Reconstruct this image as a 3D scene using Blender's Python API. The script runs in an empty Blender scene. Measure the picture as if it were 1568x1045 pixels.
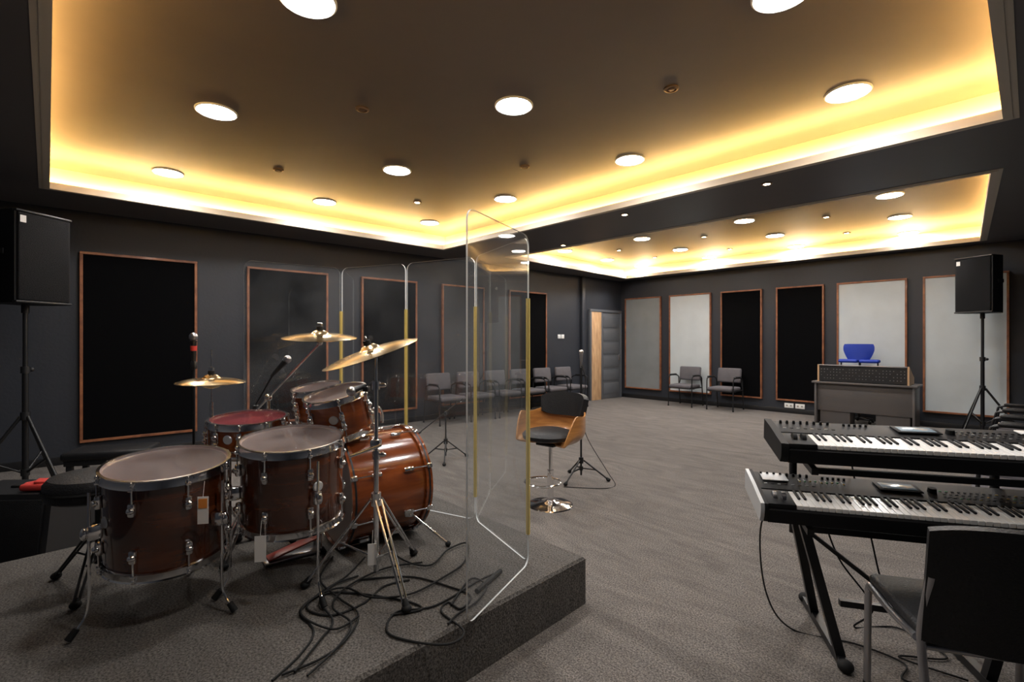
import bpy, bmesh, math, random
from mathutils import Vector, Matrix, Euler, geometry
random.seed(7)
scene = bpy.context.scene
PI = math.pi
V = Vector

# ------------------------------------------------------------------ materials
def new_mat(name):
    m = bpy.data.materials.new(name); m.use_nodes = True
    nt = m.node_tree
    return m, nt, nt.nodes["Principled BSDF"]

def mat(name, col, rough=0.5, metal=0.0, coat=0.0, bump=0.0, bscale=50, var=0.0, vscale=5, spec=0.5, stretch=None, sheen=0.0):
    m, nt, p = new_mat(name)
    p.inputs["Base Color"].default_value = (*col, 1)
    p.inputs["Roughness"].default_value = rough
    p.inputs["Metallic"].default_value = metal
    p.inputs["Coat Weight"].default_value = coat
    p.inputs["Coat Roughness"].default_value = 0.06
    p.inputs["Specular IOR Level"].default_value = spec
    p.inputs["Sheen Weight"].default_value = sheen
    tc = nt.nodes.new("ShaderNodeTexCoord")
    mp = nt.nodes.new("ShaderNodeMapping")
    nt.links.new(tc.outputs["Object"], mp.inputs["Vector"])
    if stretch: mp.inputs["Scale"].default_value = stretch
    n = nt.nodes.new("ShaderNodeTexNoise"); n.inputs["Scale"].default_value = vscale; n.inputs["Detail"].default_value = 4
    nt.links.new(mp.outputs[0], n.inputs["Vector"])
    r = nt.nodes.new("ShaderNodeValToRGB")
    r.color_ramp.elements[0].position = 0.2; r.color_ramp.elements[1].position = 0.8
    r.color_ramp.elements[0].color = (*[max(0, c*(1-var)) for c in col], 1)
    r.color_ramp.elements[1].color = (*[min(1, c*(1+var)) for c in col], 1)
    nt.links.new(n.outputs["Fac"], r.inputs[0]); nt.links.new(r.outputs[0], p.inputs["Base Color"])
    if bump > 0:
        n2 = nt.nodes.new("ShaderNodeTexNoise"); n2.inputs["Scale"].default_value = bscale; n2.inputs["Detail"].default_value = 3
        nt.links.new(tc.outputs["Object"], n2.inputs["Vector"])
        b = nt.nodes.new("ShaderNodeBump"); b.inputs["Strength"].default_value = bump; b.inputs["Distance"].default_value = 0.01
        nt.links.new(n2.outputs["Fac"], b.inputs["Height"]); nt.links.new(b.outputs[0], p.inputs["Normal"])
    return m

def emis(name, col, s):
    m, nt, p = new_mat(name)
    p.inputs["Base Color"].default_value = (0.9, 0.9, 0.9, 1)
    p.inputs["Emission Color"].default_value = (*col, 1)
    p.inputs["Emission Strength"].default_value = s
    return m

def carpet(name, dark, light, streak=0.35):
    m, nt, p = new_mat(name)
    p.inputs["Roughness"].default_value = 0.95
    p.inputs["Specular IOR Level"].default_value = 0.15
    p.inputs["Sheen Weight"].default_value = 0.05
    tc = nt.nodes.new("ShaderNodeTexCoord")
    n = nt.nodes.new("ShaderNodeTexNoise"); n.inputs["Scale"].default_value = 120; n.inputs["Detail"].default_value = 5; n.inputs["Roughness"].default_value = 0.65
    nt.links.new(tc.outputs["Object"], n.inputs["Vector"])
    r = nt.nodes.new("ShaderNodeValToRGB")
    r.color_ramp.elements[0].position = 0.38; r.color_ramp.elements[1].position = 0.64
    r.color_ramp.elements[0].color = (*dark, 1); r.color_ramp.elements[1].color = (*light, 1)
    nt.links.new(n.outputs["Fac"], r.inputs[0])
    mp = nt.nodes.new("ShaderNodeMapping"); mp.inputs["Rotation"].default_value = (0, 0, math.radians(-35)); mp.inputs["Scale"].default_value = (1.6, 6, 1)
    nt.links.new(tc.outputs["Object"], mp.inputs["Vector"])
    n2 = nt.nodes.new("ShaderNodeTexNoise"); n2.inputs["Scale"].default_value = 1.0; n2.inputs["Detail"].default_value = 7; n2.inputs["Distortion"].default_value = 2.0
    nt.links.new(mp.outputs[0], n2.inputs["Vector"])
    mr = nt.nodes.new("ShaderNodeMapRange"); mr.inputs["From Min"].default_value = 0.3; mr.inputs["From Max"].default_value = 0.7
    mr.inputs["To Min"].default_value = 1-streak; mr.inputs["To Max"].default_value = 1+streak
    nt.links.new(n2.outputs["Fac"], mr.inputs["Value"])
    mx = nt.nodes.new("ShaderNodeMix"); mx.data_type = 'RGBA'; mx.blend_type = 'MULTIPLY'; mx.inputs["Factor"].default_value = 1
    nt.links.new(r.outputs[0], mx.inputs["A"]); nt.links.new(mr.outputs[0], mx.inputs["B"])
    nt.links.new(mx.outputs["Result"], p.inputs["Base Color"])
    b = nt.nodes.new("ShaderNodeBump"); b.inputs["Strength"].default_value = 0.6; b.inputs["Distance"].default_value = 0.006
    nt.links.new(n.outputs["Fac"], b.inputs["Height"]); nt.links.new(b.outputs[0], p.inputs["Normal"])
    return m

def wood(name, c1, c2, scale=(1, 1, 1), rough=0.3, coat=0.6, ns=6):
    m, nt, p = new_mat(name)
    p.inputs["Roughness"].default_value = rough; p.inputs["Coat Weight"].default_value = coat; p.inputs["Coat Roughness"].default_value = 0.05
    tc = nt.nodes.new("ShaderNodeTexCoord"); mp = nt.nodes.new("ShaderNodeMapping"); mp.inputs["Scale"].default_value = scale
    nt.links.new(tc.outputs["Object"], mp.inputs["Vector"])
    n = nt.nodes.new("ShaderNodeTexNoise"); n.inputs["Scale"].default_value = ns; n.inputs["Detail"].default_value = 6; n.inputs["Distortion"].default_value = 0.6
    nt.links.new(mp.outputs[0], n.inputs["Vector"])
    r = nt.nodes.new("ShaderNodeValToRGB"); r.color_ramp.elements[0].position = 0.3; r.color_ramp.elements[1].position = 0.72
    r.color_ramp.elements[0].color = (*c1, 1); r.color_ramp.elements[1].color = (*c2, 1)
    nt.links.new(n.outputs["Fac"], r.inputs[0]); nt.links.new(r.outputs[0], p.inputs["Base Color"])
    return m

def clear(name, gloss_rough, haze, tint, hazecol=(0.7, 0.72, 0.75), f0=0.05, f1=0.75):
    m = bpy.data.materials.new(name); m.use_nodes = True; nt = m.node_tree
    nt.nodes.remove(nt.nodes["Principled BSDF"]); out = nt.nodes["Material Output"]
    tr = nt.nodes.new("ShaderNodeBsdfTransparent"); tr.inputs[0].default_value = (*tint, 1)
    df = nt.nodes.new("ShaderNodeBsdfDiffuse"); df.inputs[0].default_value = (*hazecol, 1)
    gl = nt.nodes.new("ShaderNodeBsdfGlossy"); gl.inputs["Roughness"].default_value = gloss_rough
    lw = nt.nodes.new("ShaderNodeLayerWeight"); lw.inputs[0].default_value = 0.5
    pw = nt.nodes.new("ShaderNodeMath"); pw.operation = 'POWER'; pw.inputs[1].default_value = 5
    nt.links.new(lw.outputs["Facing"], pw.inputs[0])
    fr = nt.nodes.new("ShaderNodeMapRange"); fr.inputs["To Min"].default_value = f0; fr.inputs["To Max"].default_value = f1
    nt.links.new(pw.outputs[0], fr.inputs["Value"])
    tc = nt.nodes.new("ShaderNodeTexCoord"); n = nt.nodes.new("ShaderNodeTexNoise"); n.inputs["Scale"].default_value = 3; n.inputs["Detail"].default_value = 6
    nt.links.new(tc.outputs["Object"], n.inputs["Vector"])
    mr = nt.nodes.new("ShaderNodeMapRange"); mr.inputs["From Min"].default_value = 0.35; mr.inputs["From Max"].default_value = 0.75
    mr.inputs["To Min"].default_value = haze*0.4; mr.inputs["To Max"].default_value = haze*1.8
    nt.links.new(n.outputs["Fac"], mr.inputs["Value"])
    m1 = nt.nodes.new("ShaderNodeMixShader"); m2 = nt.nodes.new("ShaderNodeMixShader")
    nt.links.new(mr.outputs[0], m1.inputs[0]); nt.links.new(tr.outputs[0], m1.inputs[1]); nt.links.new(df.outputs[0], m1.inputs[2])
    nt.links.new(fr.outputs[0], m2.inputs[0]); nt.links.new(m1.outputs[0], m2.inputs[1]); nt.links.new(gl.outputs[0], m2.inputs[2])
    nt.links.new(m2.outputs[0], out.inputs[0])
    return m

M_carpet = carpet("carpet_floor", (0.053, 0.047, 0.043), (0.24, 0.215, 0.195), 0.20)
M_stage = carpet("carpet_stage", (0.038, 0.034, 0.031), (0.165, 0.15, 0.135), 0.12)
M_wall = mat("charcoal_paint", (0.026, 0.029, 0.037), 0.5, bump=0.15, bscale=30, var=0.12, vscale=1.5, spec=0.4)
M_ceil = mat("ceiling_paint", (0.115, 0.105, 0.103), 0.45, bump=0.1, bscale=6, var=0.08, vscale=1)
M_tray = mat("tray_ceiling_paint", (0.155, 0.128, 0.108), 0.33, bump=0.3, bscale=1.8, var=0.15, vscale=1.0)
M_recess = mat("recess_paint", (0.78, 0.70, 0.52), 0.6)
M_cream = mat("cream_trim", (0.62, 0.55, 0.44), 0.45)
M_led = emis("warm_led", (1.0, 0.61, 0.21), 62)
M_down = emis("downlight_glow", (1.0, 0.968, 0.94), 142)
M_spot = emis("spot_glow", (1.0, 0.80, 0.55), 50)
M_whitepl = mat("white_plastic", (0.8, 0.8, 0.78), 0.35)
M_bronze = mat("bronze_ring", (0.30, 0.20, 0.12), 0.35, metal=0.8)
M_black = mat("black_plastic", (0.012, 0.012, 0.013), 0.42, var=0.1)
M_kbody = mat("keyboard_black_shell", (0.008, 0.008, 0.009), 0.55, spec=0.22)
M_blackm = mat("black_metal", (0.012, 0.012, 0.013), 0.38, metal=0.2)
M_rubber = mat("rubber", (0.010, 0.010, 0.010), 0.7, spec=0.25)
M_fabblack = mat("black_fabric", (0.003, 0.003, 0.0035), 0.95, bump=0.3, bscale=300, spec=0.05)
M_fabgrey = mat("grey_fabric", (0.20, 0.215, 0.22), 0.9, bump=0.25, bscale=250, var=0.1, vscale=3)
M_fablight = mat("light_fabric", (0.50, 0.545, 0.56), 0.9, bump=0.25, bscale=250, var=0.08, vscale=3)
M_fabdark = mat("dark_grey_fabric", (0.06, 0.063, 0.068), 0.9, bump=0.25, bscale=250)
M_frame = wood("panel_frame_wood", (0.15, 0.05, 0.022), (0.32, 0.12, 0.05), (1, 1, 1), 0.45, 0.2, 8)
M_ply = wood("plywood_raw", (0.42, 0.24, 0.12), (0.68, 0.44, 0.24), (6, 6, 1), 0.55, 0.0, 3)
M_shell = wood("drum_shell_walnut", (0.026, 0.005, 0.0015), (0.12, 0.028, 0.006), (1, 1, 10), 0.2, 1.0, 2)
M_shell2 = wood("drum_shell_amber", (0.11, 0.021, 0.004), (0.34, 0.080, 0.014), (1.5, 1.5, 8), 0.18, 1.0, 2)
M_inner = mat("drum_inner_wood", (0.26, 0.12, 0.08), 0.5, var=0.2)
M_chrome = mat("chrome", (0.84, 0.84, 0.85), 0.11, metal=1.0)
M_steel = mat("satin_steel", (0.45, 0.45, 0.47), 0.3, metal=1.0)
M_head = clear("drum_head_film", 0.08, 0.27, (0.85, 0.82, 0.8), (0.55, 0.47, 0.45), 0.09, 0.8)
M_headred = clear("snare_head_film", 0.10, 0.5, (0.6, 0.3, 0.3), (0.35, 0.06, 0.07), 0.09, 0.8)
M_plexi = clear("plexiglass", 0.02, 0.05, (0.91, 0.925, 0.93), f0=0.085, f1=0.65)
M_plexiedge = mat("plexi_edge", (0.85, 0.88, 0.88), 0.2)
M_hinge = mat("hinge_yellow", (0.62, 0.47, 0.13), 0.4)
M_brass = mat("cymbal_brass", (0.88, 0.66, 0.36), 0.2, metal=1.0, var=0.12, vscale=12)
M_leather = mat("black_leather", (0.010, 0.010, 0.011), 0.45, bump=0.3, bscale=120, spec=0.35)
M_seat = mat("chair_grey_fabric", (0.105, 0.097, 0.105), 0.9, bump=0.3, bscale=200, var=0.15, vscale=6)
M_bent = wood("bentwood_orange", (0.30, 0.12, 0.035), (0.58, 0.27, 0.08), (1, 1, 7), 0.28, 0.6, 4)
M_tag = mat("paper_tag", (0.85, 0.82, 0.78), 0.7)
M_orange = mat("orange_label", (0.8, 0.28, 0.05), 0.6)
M_red = mat("red_cloth", (0.55, 0.04, 0.03), 0.7)
M_redp = mat("red_pedal_plate", (0.30, 0.045, 0.03), 0.4)
M_blue = mat("blue_fabric", (0.01, 0.04, 0.36), 0.6, bump=0.2, bscale=150)
M_desk = mat("desk_laminate", (0.10, 0.09, 0.087), 0.5, var=0.05)
M_keyw = mat("white_keys", (0.88, 0.87, 0.84), 0.25)
M_screen = mat("lcd_screen", (0.28, 0.36, 0.42), 0.15)
M_btn = mat("pale_button", (0.30, 0.30, 0.28), 0.5)
M_green = mat("green_button", (0.08, 0.35, 0.14), 0.4)
M_amber = mat("amber_button", (0.5, 0.33, 0.06), 0.4)
M_silver = mat("silver_plastic", (0.55, 0.56, 0.57), 0.35, metal=0.3)
M_door = mat("door_grey", (0.10, 0.105, 0.115), 0.45, bump=0.2, bscale=8)
M_grille = mat("speaker_grille", (0.006, 0.006, 0.007), 0.7, bump=0.8, bscale=260, spec=0.2)

# ------------------------------------------------------------------ builder
class B:
    def __init__(s): s.v = []; s.f = []; s.mi = []; s.mats = []; s.M = Matrix.Identity(4)
    def idx(s, m):
        if m not in s.mats: s.mats.append(m)
        return s.mats.index(m)
    def add(s, vs, fs, m, M=None):
        o = len(s.v); T = s.M if M is None else s.M @ M
        s.v += [T @ V(v) for v in vs]
        s.f += [tuple(i+o for i in f) for f in fs]
        s.mi += [s.idx(m)]*len(fs)
    def box(s, c, size, m, bev=0.0, rot=(0, 0, 0), seg=2):
        bm = bmesh.new(); bmesh.ops.create_cube(bm, size=1.0)
        bmesh.ops.scale(bm, vec=size, verts=bm.verts)
        if bev > 0:
            bev = min(bev, min(size)*0.49)
            bmesh.ops.bevel(bm, geom=bm.edges[:], offset=bev, segments=seg, affect='EDGES', profile=0.5)
        bm.verts.index_update()
        vs = [v.co.copy() for v in bm.verts]; fs = [[v.index for v in f.verts] for f in bm.faces]; bm.free()
        s.add(vs, fs, m, Matrix.Translation(c) @ Euler(rot).to_matrix().to_4x4())
    def sweep(s, pts, r, m, n=8, cap=True, closed=False, flat=None):
        pts = [V(p) for p in pts]; N = len(pts); vs = []; fs = []
        rr = r if isinstance(r, (list, tuple)) else [r]*N
        t0 = (pts[1]-pts[0]).normalized()
        u = t0.orthogonal().normalized()
        if flat: u = V(flat) - t0*V(flat).dot(t0); u.normalize()
        for i, p in enumerate(pts):
            if closed: t = (pts[(i+1) % N]-pts[i-1])
            elif i == 0: t = pts[1]-pts[0]
            elif i == N-1: t = pts[-1]-pts[-2]
            else: t = (pts[i+1]-p).normalized() + (p-pts[i-1]).normalized()
            if t.length < 1e-9: t = t0
            t = t.normalized(); u = (u - t*u.dot(t)).normalized(); w = t.cross(u)
            for k in range(n):
                a = 2*PI*k/n; vs.append(p + (u*math.cos(a)+w*math.sin(a))*rr[i])
        L = N if closed else N-1
        for i in range(L):
            j = (i+1) % N
            for k in range(n):
                k2 = (k+1) % n; fs.append((i*n+k, i*n+k2, j*n+k2, j*n+k))
        if cap and not closed:
            fs.append(tuple(range(n-1, -1, -1))); fs.append(tuple(range((N-1)*n, N*n)))
        s.add(vs, fs, m)
    def tube(s, a, b, r, m, r2=None, n=12): s.sweep([a, b], [r, r if r2 is None else r2], m, n)
    def lathe(s, prof, m, n=32, M=None):
        vs = []; fs = []
        for (r, z) in prof:
            for k in range(n):
                a = 2*PI*k/n; vs.append((r*math.cos(a), r*math.sin(a), z))
        for i in range(len(prof)-1):
            for k in range(n):
                k2 = (k+1) % n; fs.append((i*n+k, i*n+k2, (i+1)*n+k2, (i+1)*n+k))
        s.add(vs, fs, m, M)
    def disc(s, r, z, m, n=32, M=None):
        s.add([(r*math.cos(2*PI*k/n), r*math.sin(2*PI*k/n), z) for k in range(n)], [tuple(range(n))], m, M)
    def ball(s, c, r, m, sc=(1, 1, 1), n=12):
        prof = [(max(1e-4, r*math.sin(PI*i/n)), -r*math.cos(PI*i/n)) for i in range(n+1)]
        s.lathe(prof, m, 16, Matrix.Translation(c) @ Matrix.Diagonal((*sc, 1)))
    def plate(s, out, th, m, M=None, edge=None, single=False):
        n = len(out); vs = [(x, y, 0) for x, y in out]+[(x, y, th) for x, y in out]
        s.add(vs, [tuple(range(n, 2*n))] if single else [tuple(range(n-1, -1, -1)), tuple(range(n, 2*n))], m, M)
        s.add(vs, [(i, (i+1) % n, n+(i+1) % n, n+i) for i in range(n)], edge or m, M)
    def grid(s, fn, nu, nv, m, th=0.0, m2=None):
        P = [[V(fn(i/(nu-1), j/(nv-1))) for j in range(nv)] for i in range(nu)]
        def nrm(i, j):
            a = P[min(i+1, nu-1)][j]-P[max(i-1, 0)][j]; b = P[i][min(j+1, nv-1)]-P[i][max(j-1, 0)]
            return a.cross(b).normalized()
        top = [P[i][j] for i in range(nu) for j in range(nv)]
        bot = [P[i][j]-nrm(i, j)*th for i in range(nu) for j in range(nv)]
        q = lambda i, j: i*nv+j; K = nu*nv
        s.add(top, [(q(i, j), q(i+1, j), q(i+1, j+1), q(i, j+1)) for i in range(nu-1) for j in range(nv-1)], m)
        if th:
            s.add(bot, [(q(i, j), q(i, j+1), q(i+1, j+1), q(i+1, j)) for i in range(nu-1) for j in range(nv-1)], m2 or m)
            e = []
            for i in range(nu-1): e += [(q(i, 0), q(i, 0)+K, q(i+1, 0)+K, q(i+1, 0)), (q(i, nv-1), q(i+1, nv-1), q(i+1, nv-1)+K, q(i, nv-1)+K)]
            for j in range(nv-1): e += [(q(0, j), q(0, j+1), q(0, j+1)+K, q(0, j)+K), (q(nu-1, j), q(nu-1, j)+K, q(nu-1, j+1)+K, q(nu-1, j+1))]
            s.add(top+bot, e, m2 or m)
    def fin(s, name, loc=(0, 0, 0), rz=0.0, ang=40, world=False):
        if world:
            Mi = (Matrix.Translation(loc) @ Matrix.Rotation(rz, 4, 'Z')).inverted(); s.v = [Mi @ v for v in s.v]
        me = bpy.data.meshes.new(name); me.from_pydata([tuple(v) for v in s.v], [], s.f)
        for m in s.mats: me.materials.append(m)
        me.polygons.foreach_set("material_index", s.mi)
        me.polygons.foreach_set("use_smooth", [True]*len(s.f))
        me.update()
        try: me.set_sharp_from_angle(angle=math.radians(ang))
        except Exception: pass
        o = bpy.data.objects.new(name, me); scene.collection.objects.link(o)
        o.location = loc; o.rotation_euler = (0, 0, rz)
        return o

def dup(o, name, loc, rz=0.0):
    c = bpy.data.objects.new(name, o.data); scene.collection.objects.link(c)
    c.location = loc; c.rotation_euler = (0, 0, rz); return c

def cat(pts, k=6):
    pts = [V(p) for p in pts]; P = [pts[0]]+pts+[pts[-1]]; out = []
    for i in range(1, len(P)-2):
        a, b, c, d = P[i-1:i+3]
        for j in range(k):
            t = j/k
            out.append(0.5*((2*b)+(c-a)*t+(2*a-5*b+4*c-d)*t*t+(3*b-a-3*c+d)*t**3))
    out.append(pts[-1]); return out

def rrect(w, h, r, n=5, x0=0, y0=0):
    o = []
    for cx, cy, a0 in ((w-r, h-r, 0), (r, h-r, 90), (r, r, 180), (w-r, r, 270)):
        for i in range(n+1):
            a = math.radians(a0+90*i/n); o.append((x0+cx+r*math.cos(a), y0+cy+r*math.sin(a)))
    return o

# ------------------------------------------------------------------ room
H = 1.4; F = 757.0
CZ = 2.9; TZ = 3.14
a_ = V((0.759, 0.651, 0)).normalized(); nL = V((0.651, -0.759, 0)).normalized()
b_ = V((0.6876, -0.726, 0)).normalized(); nF = V((-0.726, -0.6876, 0)).normalized()
C = V((2.74, 12.2, 0))
rzL = math.atan2(a_.y, a_.x); rzF = math.atan2(b_.y, b_.x)
def onL(t, off=0.0, z=0.0): return C - a_*t + nL*off + V((0, 0, z))
def onF(t, off=0.0, z=0.0): return C + b_*t + nF*off + V((0, 0, z))
LN = C - a_*11.1; RF = C + b_*7.8; RN = V((0.19, -1.53, 0))
room = [LN, RN, RF, C]

def offset(poly, d):
    n = len(poly); out = []
    for i in range(n):
        p0, p1, p2 = poly[i-1], poly[i], poly[(i+1) % n]
        e1 = (p1-p0).normalized(); e2 = (p2-p1).normalized()
        n1 = V((e1.y, -e1.x, 0)); n2 = V((e2.y, -e2.x, 0))
        bis = (n1+n2); bis = bis/ (bis.length**2) * 2
        out.append(p1 + bis*d)
    return out
def poly_slab(name, pts, z0, z1, m):
    b = B(); b.plate([(p.x, p.y) for p in pts], z1-z0, m, Matrix.Translation((0, 0, z0))); return b.fin(name, C, rzF, world=True)
poly_slab("floor", offset(room, 0.15), -0.12, 0.0, M_carpet)
def wall(name, p, q, m=M_wall):
    d = (q-p).normalized(); L = (q-p).length
    b = B(); b.box((L/2, -0.075, 1.675), (L, 0.15, 3.35), m); return b.fin(name, p, math.atan2(d.y, d.x))
wall("wall_left", C, LN); wall("wall_far", RF, C); wall("wall_right", RN, RF); wall("wall_near", LN, RN)
def baseb(name, p, q):
    d = (q-p).normalized(); L = (q-p).length
    b = B(); b.box((L/2, 0.009, 0.046), (L, 0.016, 0.09), M_black, 0.003); b.fin(name, p, math.atan2(d.y, d.x))
baseb("baseboard_left", C-a_*1.35, LN+a_*0.02); baseb("baseboard_far", RF-b_*0.02, C+b_*0.02)

T1 = [V((-0.08, 0.09, 0)), V((3.304, 3.244, 0)), V((-1.12, 7.885, 0)), V((-4.53, 4.73, 0))]
T2 = [V((4.25, 4.285, 0)), V((6.97, 7.20, 0)), V((2.72, 11.55, 0)), V((-0.04, 8.645, 0))]

def tri_with_holes(outer, holes, z, m, b):
    co = []; ed = []
    for ring in [outer]+holes:
        o = len(co); n = len(ring); co += [V((p.x, p.y)) for p in ring]; ed += [(o+i, o+(i+1) % n) for i in range(n)]
    vs, es, fs, _, _, _ = geometry.delaunay_2d_cdt(co, ed, [], 1, 1e-5)
    def inside(pt, poly):
        return all((poly[(i+1) % len(poly)]-poly[i]).cross(V((pt.x, pt.y, 0))-poly[i]).z > 0 for i in range(len(poly)))
    keep = []
    for f in fs:
        c = sum((vs[i] for i in f), V((0, 0)))/len(f)
        if not any(inside(c, h) for h in holes): keep.append(tuple(f))
    b.add([(v.x, v.y, z) for v in vs], keep, m)
b = B()
tri_with_holes(offset(room, 0.12), [T1, T2], CZ, M_ceil, b)
REC = 0.15
T1o, T2o = offset(T1, REC), offset(T2, REC)
tri_with_holes(offset(room, 0.12), [T1o, T2o], CZ+0.05, M_ceil, b)
for T, To in ((T1, T1o), (T2, T2o)):
    for i in range(4):
        j = (i+1) % 4
        z0, z1 = CZ, CZ+0.05
        b.add([(*T[i].xy, z1), (*T[j].xy, z1), (*To[j].xy, z1), (*To[i].xy, z1)], [(0, 1, 2, 3)], M_recess)
        b.add([(*T[i].xy, z0), (*T[j].xy, z0), (*T[j].xy, z1), (*T[i].xy, z1)], [(0, 1, 2, 3)], M_cream)
        b.add([(*To[i].xy, z1), (*To[j].xy, z1), (*To[j].xy, TZ), (*To[i].xy, TZ)], [(0, 1, 2, 3)], M_recess)
    b.add([(*p.xy, TZ) for p in To], [(0, 1, 2, 3)], M_tray)
b.add([(*p.xy, 3.35) for p in offset(room, 0.12)], [(0, 1, 2, 3)], M_ceil)
b.fin("ceiling", C+V((0, 0, CZ)), rzF, world=True)
k = 0
for T in (T1, T2):
    k += 1; b = B()
    for (i0, o0, z0, z1) in ((-0.012, 0.035, CZ-0.012, CZ+0.055), (-0.001, 0.065, CZ-0.006, CZ-0.0005)):
        I = offset(T, i0); O = offset(T, o0)
        for i in range(4):
            j = (i+1) % 4
            q = [I[i], I[j], O[j], O[i]]
            vs = [(*p.xy, z0) for p in q]+[(*p.xy, z1) for p in q]
            b.add(vs, [(3, 2, 1, 0), (4, 5, 6, 7), (0, 1, 5, 4), (1, 2, 6, 5), (2, 3, 7, 6), (3, 0, 4, 7)], M_cream)
    b.fin("trim_%d" % k, T[0]+V((0, 0, CZ)), rzF, ang=20, world=True)
for T in (T1, T2):
    b = B(); I = offset(T, 0.095); O = offset(T, 0.125)
    for i in range(4):
        j = (i+1) % 4; q = [I[i], I[j], O[j], O[i]]
        vs = [(*p.xy, CZ+0.052) for p in q]+[(*p.xy, CZ+0.062) for p in q]
        b.add(vs, [(4, 5, 6, 7), (0, 1, 5, 4), (2, 3, 7, 6)], M_led)
    b.fin("led_cove_strip", T[0]+V((0, 0, CZ)), rzF, world=True)

def down_obj(name, r, rim, m, mr, z):
    b = B()
    b.lathe([(r+rim, z), (r+rim, z-0.006), (r+rim*0.5, z-0.012), (r, z-0.008)], mr, 32)
    b.disc(r, z-0.007, m, 32)
    return b.fin(name)
dl = None
pts1 = [(0.17, 1.22), (1.35, 2.42), (2.35, 3.39), (-1.04, 2.466), (0.014, 3.577), (1.13, 4.65), (-2.238, 3.668), (-1.17, 4.93), (-0.08, 5.92), (-3.55, 5.0), (-2.34, 6.05), (-1.21, 7.11)]
def px(x, y, h): d = h*F/(533-y); return ((x-800)/F*d, d)
pts2 = [px(x, y, TZ-H) for x, y in [(1390, 305), (1406, 339), (1419, 364), (1163, 345), (1211, 368), (1244, 385), (1003, 373), (1063, 390), (1108, 402), (883, 392), (949, 406), (1001, 416)]]
for p in pts1+pts2:
    if dl is None: dl = down_obj("recessed_downlight", 0.125, 0.018, M_down, M_whitepl, 0); dl.location = (*p, TZ)
    else: dup(dl, "recessed_downlight", (*p, TZ))
sp = None
for x, y, h in [(652, 316, 1.74), (976, 335, 1.5), (1198, 287, 1.5), (1233, 317, 1.74), (1028, 355, 1.74), (1291, 339, 1.74), (1100, 370, 1.74), (1323, 364, 1.74), (1140, 389, 1.74), (967, 391, 1.74), (1023, 402, 1.74), (880, 383, 1.5)]:
    p = px(x, y, h)
    if sp is None: sp = down_obj("ceiling_spotlight", 0.03, 0.022, M_spot, M_bronze, 0); sp.location = (*p, H+h)
    else: dup(sp, "ceiling_spotlight", (*p, H+h))
ey = None
for x, y in [(566, 170), (1049, 138), (435, 265), (820, 260)]:
    p = px(x, y, 1.74)
    if ey is None:
        b = B(); b.lathe([(0.05, 0), (0.05, -0.008), (0.035, -0.014), (0.03, -0.004), (0.022, -0.004), (0.02, -0.012), (0.0001, -0.014)], M_bronze, 24)
        ey = b.fin("unlit_eyeball_spotlight"); ey.location = (*p, TZ)
    else: dup(ey, "unlit_eyeball_spotlight", (*p, TZ))

# ------------------------------------------------------------------ wall panels
def panel(loc, rz, w, h, m):
    b = B(); f = 0.03
    b.box((w/2, -0.02, h/2), (w-0.01, 0.034, h-0.01), m)
    for cx, cz, sx, sz in ((w/2, f/2, w, f), (w/2, h-f/2, w, f), (f/2, h/2, f, h-2*f), (w-f/2, h/2, f, h-2*f)):
        b.box((cx, -0.028, cz), (sx, 0.05, sz), M_frame, 0.003, seg=1)
    return b.fin("acoustic_panel", loc, rz)
for t1, t0, m in ((10.17, 9.03, M_fabblack), (8.45, 7.34, M_fabblack), (6.81, 5.81, M_fabblack), (5.3, 4.35, M_fabdark), (3.72, 2.66, M_fabblack)):
    panel(onL(t1, 0.002, 0.23), rzL, t1-t0, 2.2, m)
for t0, t1, m in ((0.15, 1.13, M_fabgrey), (1.34, 2.32, M_fablight), (2.53, 3.36, M_fabblack), (3.62, 4.44, M_fabblack), (4.64, 5.64, M_fablight), (5.84, 6.83, M_fablight)):
    panel(onF(t0, 0.002, 0.24), rzF, t1-t0, 2.21, m)
b = B()
W = 1.2
b.box((W/2, -0.04, 2.12), (W, 0.07, 0.06), M_door, 0.004)
b.box((0.025, -0.04, 1.045), (0.05, 0.07, 2.09), M_door, 0.004)
b.box((W-0.025, -0.04, 1.045), (0.05, 0.07, 2.09), M_door, 0.004)
b.box((0.43, -0.04, 1.045), (0.04, 0.07, 2.09), M_door, 0.004)
b.box((0.23, -0.04, 1.045), (0.36, 0.05, 2.09), M_ply, 0.002)
b.box((0.80, -0.032, 1.045), (0.70, 0.04, 2.07), M_door, 0.003)
for i in range(6): b.box((0.80, -0.056, 0.25+i*0.32), (0.60, 0.012, 0.26), M_door, 0.005)
b.box((1.08, -0.07, 1.0), (0.035, 0.02, 0.16), M_chrome, 0.004)
b.tube((1.08, -0.07, 1.02), (1.08, -0.11, 1.02), 0.009, M_chrome); b.tube((1.085, -0.11, 1.02), (0.97, -0.11, 1.02), 0.009, M_chrome)
b.fin("door_1", onL(1.26, 0.003), rzL)
b = B()
for x in (0, 0.11): b.box((x, -0.008, 0), (0.09, 0.014, 0.09), M_whitepl, 0.004); b.box((x, -0.018, 0), (0.03, 0.008, 0.05), M_whitepl, 0.002)
b.fin("light_switch_plate", onL(2.24, 0.002, 1.50), rzL)
b = B()
for x in (0, 0.19):
    b.box((x, -0.008, 0), (0.16, 0.014, 0.09), M_whitepl, 0.004)
    for dx in (-0.035, 0.035): b.box((x+dx, -0.017, 0), (0.03, 0.004, 0.03), M_btn, 0.001)
b.fin("wall_socket", onF(3.85, 0.02, 0.15), rzF)
b = B(); b.box((0, 0.0, 1.44), (0.10, 0.08, 2.88), M_wall, 0.004); b.fin("trim_pilaster", onL(1.5, 0.045), rzL)

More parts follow.
